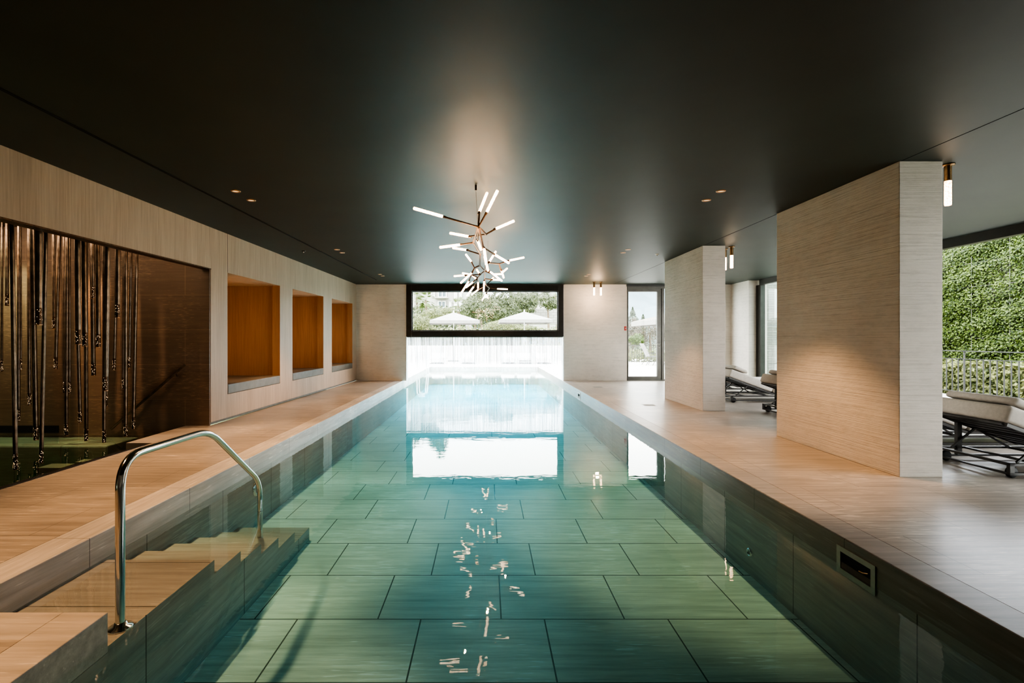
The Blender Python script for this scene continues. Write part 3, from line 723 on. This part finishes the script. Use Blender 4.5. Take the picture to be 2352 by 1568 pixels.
lsp=[(4.56,4.21,'grey cushioned sun lounger nearest, right of the large pillar'),(4.60,5.42,'grey cushioned sun lounger behind the nearest one, mostly hidden by the pillar'),
     (4.64,7.42,'grey cushioned sun lounger seen between the pillars, at the big pillar edge'),(4.66,9.22,'grey cushioned sun lounger right of the second pillar with raised pillow'),
     (4.70,10.6,'farthest grey cushioned sun lounger by the side glazing')]
for i,(x,y,l) in enumerate(lsp):
    o=L0 if i==0 else copy_tree(L0)
    o.location=(x,y,0); tag(o,l,'sun lounger','indoor sun loungers')

# ------------------------------------------------------------------ outside, side balcony
struct('balcony_floor',MB().box(7.45,10.3,-3,14.3,-.2,-.01),M['terrace'],label='pale stone balcony floor outside the side glazing',cat='floor')
rl=thing('balcony_railing','grey vertical bar railing on the balcony outside the side glazing','railing',(0,0,0))
RX=10.0
MB().box(RX-.02,RX+.02,0,14.2,.955,.972).box(RX-.012,RX+.012,0,14.2,.79,.805).box(RX-.012,RX+.012,0,14.2,.10,.115).build('rail',M['rail_grey'],rl)
m_=MB(); y=7.0
bars=[]
while y<14.1: bars.append(y); y+=.13
for k,y in enumerate(bars):
    post=(k%12==0); MB().box(RX-.009,RX+.009,y-.007-(.008 if post else 0),y+.007+(.008 if post else 0),0 if post else .10,.96 if post else .8).build('post' if post else 'baluster',M['rail_grey'],rl)
GX=13.0
struct('garden_wall',MB().box(GX,GX+.25,2,20,-1,3.76),M['garden_wall'],label='tall grey garden wall under climbing ivy',cat='wall')
m_=MB()
for y in (12.84,11.90,10.96,13.78): m_.tube([(GX-.12,y,0),(GX-.12,y,3.75)],.006,6)
for z in (.6,1.23,1.99,2.6,3.22): m_.tube([(GX-.12,8,z),(GX-.12,14.25,z)],.005,6)
o=m_.build('wire_trellis',M['base_grey']); tag(o,'thin steel wire trellis over the ivy wall','trellis')
def leaves(name,mat,n,fn,size,label,cat,kind=None,parent=None,group=None,fold=.3,flat=None):
    m_=MB()
    for _ in range(n):
        c,nr=fn(); s_=size*random.uniform(.6,1.3)
        nr=Vector(nr)+Vector((random.gauss(0,.45),random.gauss(0,.45),random.gauss(0,.45))); nr.normalize()
        u_=nr.orthogonal().normalized(); u_=Matrix.Rotation(random.uniform(0,2*PI),3,nr)@u_; w_=nr.cross(u_)
        c=Vector(c)
        m_.add([c-u_*s_,c-w_*s_*.55-nr*s_*fold*.3,c+u_*s_,c+w_*s_*.55-nr*s_*fold*.3],[(0,1,2),(0,2,3)])
    o=m_.build(name,mat,parent)
    if not parent: tag(o,label,cat,group,kind)
    return o
def ivyf():
    while True:
        y=random.uniform(9.8,14.25); z=random.uniform(-.2,3.82)
        dens=.80+.45*math.sin(y*2.1+1)*math.sin(z*1.9+y)
        if z<1.6: dens*=.75
        if random.random()<max(.4,dens): break
    clump=.10*(math.sin(z*9+y*3)+1)/2
    return (GX-.03-random.random()**1.5*(.12+clump),y,z),(-1,0,.5)
leaves('ivy',M['ivy'],62000,ivyf,.033,'dense green ivy climbing the tall garden wall','ivy','stuff')
def hedgef(x0,x1,y0,y1,z0,z1):
    def f():
        x=random.uniform(x0,x1); y=random.uniform(y0,y1); t=z1-.15*(math.sin(y*2.3)+math.sin(x*3.1+y))*.5
        s_=random.random()
        if s_<.5: return (x,y,t-random.random()*.08),(0,0,1)
        return (x0+random.random()*.2,y,random.uniform(z0,t)),(-1,0,.4)
    return f
leaves('garden_hedge',M['ivyl'],15000,hedgef(10.5,12.4,9,14,-.4,.62),.05,'light green shrubs between balcony railing and ivy wall','shrub','stuff')
struct('ground',MB().quad((-120,-10,-1.2),(140,-10,-1.2),(140,200,-1.2),(-120,200,-1.2)),M['grass'],label='grassy ground outside',cat='ground')
struct('wall_outside',MB().box(8.25,GX,14.3,14.6,-.5,3.4),M['brickwall'],label='pale rubble wall outside beyond the side glazing',cat='wall')

# ------------------------------------------------------------------ outside, far terrace
struct('terrace_floor',MB().box(-14,-2.66,14.4,29,-.3,0).box(2.40,14,14.62,29,-.3,0).box(-2.66,2.40,PEND+.3,29,-.3,0),M['terrace'],label='bright pale terrace around the outdoor pool end',cat='floor')
struct('terrace_parapet',MB().box(-14,5.2,28.8,29.2,-.3,.80),M['white'],label='low white parapet behind the terrace',cat='wall')
def parasol(x,y,hgt,half,label,mat='canvas',vz=.16,rot=0):
    t_=thing('parasol',label,'parasol',(x,y,0),rot,group='terrace parasols')
    MB().tube([(0,0,.03),(0,0,hgt+.45)],.025,10).build('pole',M['white'],t_)
    MB().box(-.3,.3,-.3,.3,0,.05).build('base_plate',M['doorframe'],t_)
    h_=half; z=hgt; c=[(-h_,-h_,z),(h_,-h_,z),(h_,h_,z),(-h_,h_,z)]; ap=(0,0,z+.47)
    m_=MB(); m_.add(c+[ap],[(0,1,4),(1,2,4),(2,3,4),(3,0,4)])
    m_.build('canopy',M[mat],t_)
    MB().add(c+[(a,b,q-vz) for a,b,q in c],[(0,4,5,1),(1,5,6,2),(2,6,7,3),(3,7,4,0)]).build('valance',M['valance'],t_)
    MB().lathe([(0,.58),(.03,.56),(.02,.50),(.05,.46)],(0,0,z),10).build('finial',M['white'],t_)
    for cx,cy,cz in c:
        MB().bar((0,0,z+.42),(cx*.97,cy*.97,cz-.01),.02,.02).build('rib',M['white'],t_)
parasol(-1.78,26,2.16,1.28,'white square parasol left of centre beyond the pool window',rot=.12)
parasol(2.02,26,2.20,1.36,'white square parasol right of centre beyond the pool window',rot=0.0)
parasol(9.0,22.5,2.05,1.75,'sand coloured parasol seen through the terrace door','canvas_tan',.22,.0)
def tlounger(x,y,rz,label):
    t_=thing('terrace_lounger',label,'lounger',(x,y,0),rz,group='terrace loungers beyond the curtain')
    m_=MB()
    for yy in (0,.6): m_.bar((-.33,yy,.03),(.33,yy,.03),.03,.03)
    m_.build('skid',M['rail_grey'],t_)
    MB().bar((-.35,0,.25),(.35,0,.25),.03,.03).bar((-.35,.6,.25),(.35,.6,.25),.03,.03).build('frame',M['white'],t_)
    for a in ((-.33,.02),(.33,.02),(-.33,.58),(.33,.58)): MB().bar((a[0],a[1],0),(a[0],a[1],.24),.025,.025).build('leg',M['white'],t_)
    MB().hexa([(-.33,-.0,.265),(.33,0,.265),(.33,.6,.265),(-.33,.6,.265),(-.33,0,.31),(.33,0,.31),(.33,.6,.31),(-.33,.6,.31)]).build('seat_pad',M['white'],t_)
    MB().hexa([(-.33,.55,.27),(.33,.55,.27),(.33,.60,.27),(-.33,.60,.27),(-.33,.95,.50),(.33,.95,.50),(.33,1.0,.50),(-.33,1.0,.50)]).build('back_pad',M['white'],t_)
for i,px in enumerate((1003,1075,1168,1206,1250)):
    q=P(px,835,23.2); tlounger(q.x,23.2,0,'pale terrace lounger, %s from the left beyond the curtain'%['first','second','third','fourth','fifth'][i])
# steel exit rail at the far left of the outdoor pool
e=thing('pool_exit_rail','white steel looped exit rail at the outdoor pool end','handrail')
for x in (-2.75,-2.62) if False else (-2.6,):
    MB().tube(fillet([(-2.68,18.6,0),(-2.68,18.6,.72),(-2.36,18.6,.72),(-2.30,18.6,-.3)],.15),.02,10).build('rail',M['white'],e)
MB().tube(fillet([(-2.68,19.2,0),(-2.68,19.2,.72),(-2.36,19.2,.72),(-2.30,19.2,-.3)],.15),.02,10).build('rail',M['white'],e)
# railing of the terrace on the right, seen through the door
rr=thing('terrace_railing','dark vertical bar railing at the terrace edge beyond the door','railing')
ry=24.8
MB().box(5.4,14,ry-.02,ry+.02,.86,.89).box(5.4,14,ry-.01,ry+.01,.06,.08).build('rail',M['rail_grey'],rr)
x=5.45; 
while x<10.5:
    MB().box(x-.009,x+.009,ry-.009,ry+.009,.0,.87).build('baluster',M['rail_grey'],rr); x+=.125
def slingchair(x,y,rz,label):
    t_=thing('sling_chair',label,'chair',(x,y,0),rz,group='sling chairs on the terrace by the railing')
    for s_ in (0,.6):
        MB().tube([(0,s_,.0),(.25,s_,.42),(-.25,s_,.40)],.012,6).tube([(-.3,s_,0),(-.05,s_,.41)],.012,6).build('leg',M['rail_grey'],t_)
        MB().tube([(-.1,s_,.55),(.35,s_,.55)],.012,6).build('armrest',M['rail_grey'],t_)
    MB().hexa([(-.12,.02,.38),(.5,.02,.40),(.5,.58,.40),(-.12,.58,.38),(-.12,.02,.40),(.5,.02,.42),(.5,.58,.42),(-.12,.58,.40)]).build('seat',M['canvas'],t_)
    MB().hexa([(-.12,.02,.38),(-.09,.02,.38),(-.09,.58,.38),(-.12,.58,.38),(-.42,.02,1.0),(-.39,.02,1.0),(-.39,.58,1.0),(-.42,.58,1.0)]).build('backrest',M['canvas'],t_)
slingchair(7.55,22.0,.0,'white sling chair behind the door glass facing right')
slingchair(5.95,22.2,PI,'dark legged sling chair at the left edge of the door glass')
slingchair(8.55,21.6,.3,'white sling chair beyond the fixed glazing')

# trees and buildings
def blob(c,r,nrm_up=.3):
    c=Vector(c)
    def f():
        while True:
            v=Vector((random.gauss(0,1),random.gauss(0,1),random.gauss(0,1))).normalized()
            if v.y<.5: break
        k=.72+.28*random.random()+.16*math.sin(v.x*7+c.x)*math.sin(v.z*6+c.y)
        return (c.x+v.x*r[0]*k,c.y+v.y*r[1]*k,c.z+v.z*r[2]*k),(v.x,v.y,v.z+nrm_up)
    return f
def tree(px,py,y,rw,rh,n,ls,mat,label,name='leafy_tree',cat='tree',trunk=True,subs=5,group='trees beyond the window'):
    c=P(px,py,y); t_=thing(name,label,cat,(c.x,y,-1.2),group=group); cc=Vector((0,0,c.z+1.2))
    if trunk: MB().tube([(0,0,0),(.1,0,cc.z*.5),(0,0,cc.z)],[.2,.12,.06],8).build('trunk',M['bark'],t_)
    m_=MB(); 
    fs=[blob(cc,(rw*.75,rw*.7,rh*.75))]
    for k in range(subs):
        a=random.uniform(0,2*PI); e_=random.uniform(-.5,.9)
        fs.append(blob(cc+Vector((rw*.55*math.cos(a),rw*.4*math.sin(a),rh*.5*e_)),(rw*.45,rw*.45,rh*.42)))
    idx=[0]
    def f():
        idx[0]+=1; return fs[idx[0]%len(fs)]()
    o=leaves('crown',mat,int(n*2.4),f,ls*.58,None,None,parent=t_)
    return t_
def palm(px,py,y,s_,label):
    c=P(px,py,y); t_=thing('palm_tree',label,'palm tree',(c.x,y,-1.2),group='palms beyond the window'); hz=c.z+1.2
    MB().tube([(0,0,0),(.15,0,hz*.5),(0,0,hz)],[.2,.13,.11],8).build('trunk',M['bark'],t_)
    m_=MB()
    for k in range(26):
        a=random.uniform(0,2*PI); el=random.uniform(-.7,1.3); L=s_*random.uniform(.8,1.1)
        d=Vector((math.cos(a)*math.cos(el),math.sin(a)*math.cos(el),math.sin(el)))
        p0=Vector((0,0,hz)); side=d.cross(Vector((0,0,1))).normalized()
        for j in range(9):
            ang=(j-4)*.24; dd=(d*math.cos(ang)+side*math.sin(ang)); q=p0+d*L*.5
            tip=q+dd*L*.6-Vector((0,0,L*.15)); w_=side*.05*s_
            m_.add([q-w_,q+w_,tip],[(0,1,2)])
        m_.add([p0-side*.02,p0+side*.02,p0+d*L*.5],[(0,1,2)])
    m_.build('fronds',M['palm'],t_)
tree(1130,712,36,2.5,1.9,4200,.13,M['tree'],'large bushy tree in the middle of the pool window')
tree(1172,700,40,2.6,1.5,3200,.14,M['tree'],'rounded grey green tree right of the middle one')
tree(1090,716,41,.85,1.2,1400,.14,M['tree'],'leafy tree between white building and the bushy tree')
tree(1104,684,50,1.6,1.3,1500,.13,M['tree'],'leafy tree top between the white building and the middle tree')
tree(1210,688,46,1.2,1.1,1300,.13,M['tree'],'small round tree below the villa')
tree(1258,694,44,1.3,1.0,1000,.13,M['tree'],'small tree at the right edge of the pool window')
tree(965,748,30,1.15,1.0,2400,.08,M['hedge'],'pale green bush at the left edge of the pool window','leafy_bush','bush',False,4,'bushes beyond the terrace')
tree(1008,722,42,1.6,.8,1600,.11,M['hedge'],'rounded olive bush behind the left parasol','leafy_bush','bush',False,4,'bushes beyond the terrace')
tree(1160,752,31,2.2,.55,1600,.09,M['hedge'],'low bush between the two parasols','leafy_bush','bush',False,4,'bushes beyond the terrace')
def fhedge(x0,x1,y0,z0,z1):
    def f():
        x=random.uniform(x0,x1); z=random.uniform(z0,z1)+.1*math.sin(x*3); return (x,y0+random.uniform(0,.5),z),(0,-1,.6)
    return f
leaves('clipped_hedge',M['hedge'],5000,fhedge(-4.5,6,30,-1.2,1.95),.09,'long clipped hedge behind the terrace parapet','hedge','stuff')
leaves('hill_shrubs',M['tree'],7000,lambda:((random.uniform(-14,4),50+random.uniform(0,4),random.uniform(-1,4.6)),(0,-1,.7)),.22,'mixed shrubs on the slope below the buildings','shrub','stuff')
palm(957,684,52,1.4,'palm at the left edge of the pool window')
palm(978,690,48,1.4,'second palm from the left of the pool window')
palm(1053,703,46,1.2,'small palm in front of the white building')
palm(1276,676,55,1.3,'palm at the right edge of the pool window')
palm(945,668,60,2.0,'tall palm partly behind the window frame')
for k,(px,py,rw,rh) in enumerate(((905,640,5.0,6),(972,606,3.6,5.2),(1012,572,2.2,3))):
    tree(px,py,98,rw,rh,2200,.38,M['tree'],['tall tree left above the pool window','tall tree over the white building','slender tall tree over the white building'][k])
# white apartment building
B1=thing('apartment_building','white apartment building with balconies behind the palms','building',(0,0,0),group='buildings beyond the window')
by=82
def bx(px0,px1,py0,py1,y,dep=.3):
    a=P(px0,py1,y); b=P(px1,py0,y); return (a.x,b.x,y-dep,y,a.z,b.z)
MB().box(*bx(982,1082,640,760,by,8)).box(*bx(905,982,655,760,by+3,6)).build('wall',M['render_w'],B1)
for q in ((1006,1026,668,683),(1006,1024,691,707),(1031,1037,692,706),(1043,1050,669,686),(1043,1050,693,708),(1055,1061,669,683),(1055,1061,693,708),(991,999,668,681)):
    o=MB().box(*bx(*q,by-8,.15)).build('window',M['winblue'],B1)
    a=bx(*q,by-8,.22); m_=MB(); frame(m_,a[0],a[1],a[2],a[3],a[4],a[5],.12,.12,.12,.12)
    m_.box((a[0]+a[1])/2-.05,(a[0]+a[1])/2+.05,a[2],a[3],a[4],a[5]).build('window_frame',M['white'],o)
MB().box(*bx(1000,1031,683.5,686,by-8,1.3)).build('balcony',M['render_w'],B1); MB().box(*bx(985,1065,709,712,by-8,1.0)).build('balcony',M['render_w'],B1)
# villa
B2=thing('villa','pale villa with arched window and balcony behind the trees','building',(0,0,0),group='buildings beyond the window')
MB().box(*bx(1170,1262,655,760,by,7)).box(*bx(1232,1256,692,712,by-7,2)).build('wall',M['render_w'],B2)
a=P(1206,683,by-7.1); m_=MB(); m_.add([(a.x-.4,a.y,a.z),(a.x+.4,a.y,a.z)]+[(a.x+.4*math.cos(t*PI/8),a.y,a.z+.45*math.sin(t*PI/8)) for t in range(9)],[(0,1,2,3,4,5,6,7,8,9,10)])
m_.build('arched_window',M['winblue'],B2)
for q in ((1221,1228,677,685),(1230,1236,677,685),(1246,1252,698,706),(1222,1236,668,673)):
    o=MB().box(*bx(*q,by-7,.1 if q[3]<690 else 2.1)).build('window',M['winblue'],B2)
MB().box(*bx(1217,1240,685,688,by-7,1.3)).build('balcony',M['rail_grey'],B2); 
MB().box(*bx(1244,1262,668,672,by-7,2.5)).build('roof_overhang',M['garden_wall'],B2)
struct('retaining_wall',MB().box(*bx(1212,1300,711,745,48,1)).box(*bx(1038,1090,712,716,44,1)).box(*bx(1070,1083,737,757,33,.3)),M['stonewall'],label='grey stone retaining walls on the slope',cat='wall')
# conifer and shrubs behind the door
def conifer(px,pytop,y,h_,r_,label):
    c=P(px,pytop,y); t_=thing('conifer_tree',label,'conifer',(c.x,y,c.z-h_),group='trees beyond the terrace door')
    MB().tube([(0,0,0),(0,0,h_*.97)],[.15,.02],8).build('trunk',M['bark'],t_)
    def f():
        z=random.random()**1.4*h_; k=1-z/h_; lay=.65+.35*abs(math.sin(z*5.5)); a_=random.uniform(PI*.9,2*PI+.3); rad=r_*k*lay*random.uniform(.5,1)
        return (rad*math.cos(a_),rad*math.sin(a_),z),(math.cos(a_),math.sin(a_),.8)
    leaves('crown',M['conifer'],6500,f,.075,None,None,parent=t_)
conifer(1453,705,46,6.5,3.3,'tall conifer behind the terrace door glass')
conifer(1477,722,52,5,3.0,'smaller conifer right of the tall one')
tree(1463,779,26,.5,.45,1500,.07,M['ivy'],'bright green round shrub behind the terrace railing','leafy_bush','bush',False,4,'bushes beyond the terrace')
tree(1440,772,38,1.2,2.2,1800,.09,M['pink'],'pale feathery tree at the left of the door glass',subs=5,group='trees beyond the terrace door')
tree(1492,765,42,1.8,1.7,2200,.10,M['pink'],'pale pinkish tree behind the sling chair',subs=5,group='trees beyond the terrace door')
tree(1530,770,44,2.2,1.6,1800,.11,M['pink'],'pale tree beyond the fixed glazing',subs=5,group='trees beyond the terrace door')
leaves('low_shrubs',M['hedge'],3500,lambda:((random.uniform(5.4,11.5),25.2+random.uniform(0,.8),random.uniform(-.6,.62)),(0,-1,.6)),.07,'yellow green shrubs behind the terrace railing','shrub','stuff')
# mountains
m_=MB(); ridge=[]; n=60
for i in range(n+1):
    x=-500+i*32; e_=.07+.085*math.exp(-((x-235)/170)**2)+.03*math.sin(i*.9)*.4+.02*math.sin(i*2.3)*.4
    if x<60: e_*=.45
    ridge.append((x,900,e_*900))
vs=[]
for (x,y,z) in ridge: vs+= [(x,y-350,-20),(x+20*math.sin(x),y-160,z*.45),(x,y,z)]
fs=[]
for i in range(n): fs+= [(i*3,i*3+3,i*3+4,i*3+1),(i*3+1,i*3+4,i*3+5,i*3+2)]
m_.add(vs,fs,True); struct('mountain',m_,M['mount'],label='hazy pale blue mountain far behind the terrace',cat='mountain')

# ------------------------------------------------------------------ world and lights
wd=bpy.data.worlds.new('sky'); sc.world=wd; wd.use_nodes=True; nt=wd.node_tree; bg=nt.nodes['Background']
tc=N(nt,'ShaderNodeTexCoord').outputs['Generated']
mp=N(nt,'ShaderNodeMapping'); mp.inputs['Scale'].default_value=(1.5,1.5,4); nt.links.new(tc,mp.inputs[0])
nz=noise(nt,mp.outputs[0],1.6,5,.6)
nt.links.new(ramp(nt,nz,[(.42,(.82,.89,.97)),(.58,(1.0,.975,.93))]),bg.inputs[0]); bg.inputs[1].default_value=5.8
sun=bpy.data.lights.new('sun','SUN'); sun.energy=3; sun.angle=math.radians(1.5); sun.color=(1,.95,.86)
so=bpy.data.objects.new('sun',sun); COL.objects.link(so)
so.rotation_euler=Vector((.60,.36,-.72)).to_track_quat('-Z','Y').to_euler()
def portal(loc,rot,sx,sy):
    l=bpy.data.lights.new('portal','AREA'); l.shape='RECTANGLE'; l.size=sx; l.size_y=sy; l.cycles.is_portal=True
    o=bpy.data.objects.new('window_portal',l); COL.objects.link(o); o.location=loc; o.rotation_euler=rot
portal((7.6,6.2,1.35),(0,PI/2,0),2.7,13.6)
portal((0,14.4,2.03),(-PI/2,0,0),4.3,1.3)
portal((0,14.4,.58),(-PI/2,0,0),4.6,1.3)
portal((5.4,14.4,1.4),(-PI/2,0,0),2.8,2.7)
# spa wall light and niche lights
spot((-6.3,6.0,2.72),(-4.75,6.85,.4),130,62,(1,.62,.36),.9,.02)
l=bpy.data.lights.new('wall_wash','AREA'); l.shape='RECTANGLE'; l.size=4.2; l.size_y=.08; l.energy=22; l.color=(1,.72,.50)
o=bpy.data.objects.new('wall_wash_lamp',l); COL.objects.link(o); o.location=(-6.2,5.75,2.76); o.rotation_euler=(math.radians(30),0,0)
spot((-6.6,6.3,2.74),(-6.6,6.6,-.3),70,90,(.8,.9,.6),.8,.05)  # added greenish spot without a fixture, brightens the submerged bench
for i,(a,c) in enumerate(niches):
    l=bpy.data.lights.new('niche_light','AREA'); l.shape='RECTANGLE'; l.size=.05; l.size_y=.7; l.energy=5; l.color=(1,.55,.26)
    o=bpy.data.objects.new('niche_light',l); COL.objects.link(o); o.location=(-4.5,a+.06,1.2); o.rotation_euler=(PI/2,PI/2,0)

# ------------------------------------------------------------------ light path budget
cy=sc.cycles
cy.max_bounces=6; cy.diffuse_bounces=3; cy.glossy_bounces=3; cy.transmission_bounces=4; cy.transparent_max_bounces=8; cy.volume_bounces=0
cy.caustics_reflective=False; cy.caustics_refractive=False
cy.use_adaptive_sampling=True; cy.adaptive_threshold=.08
cy.sample_clamp_indirect=6
cy.use_light_tree=False
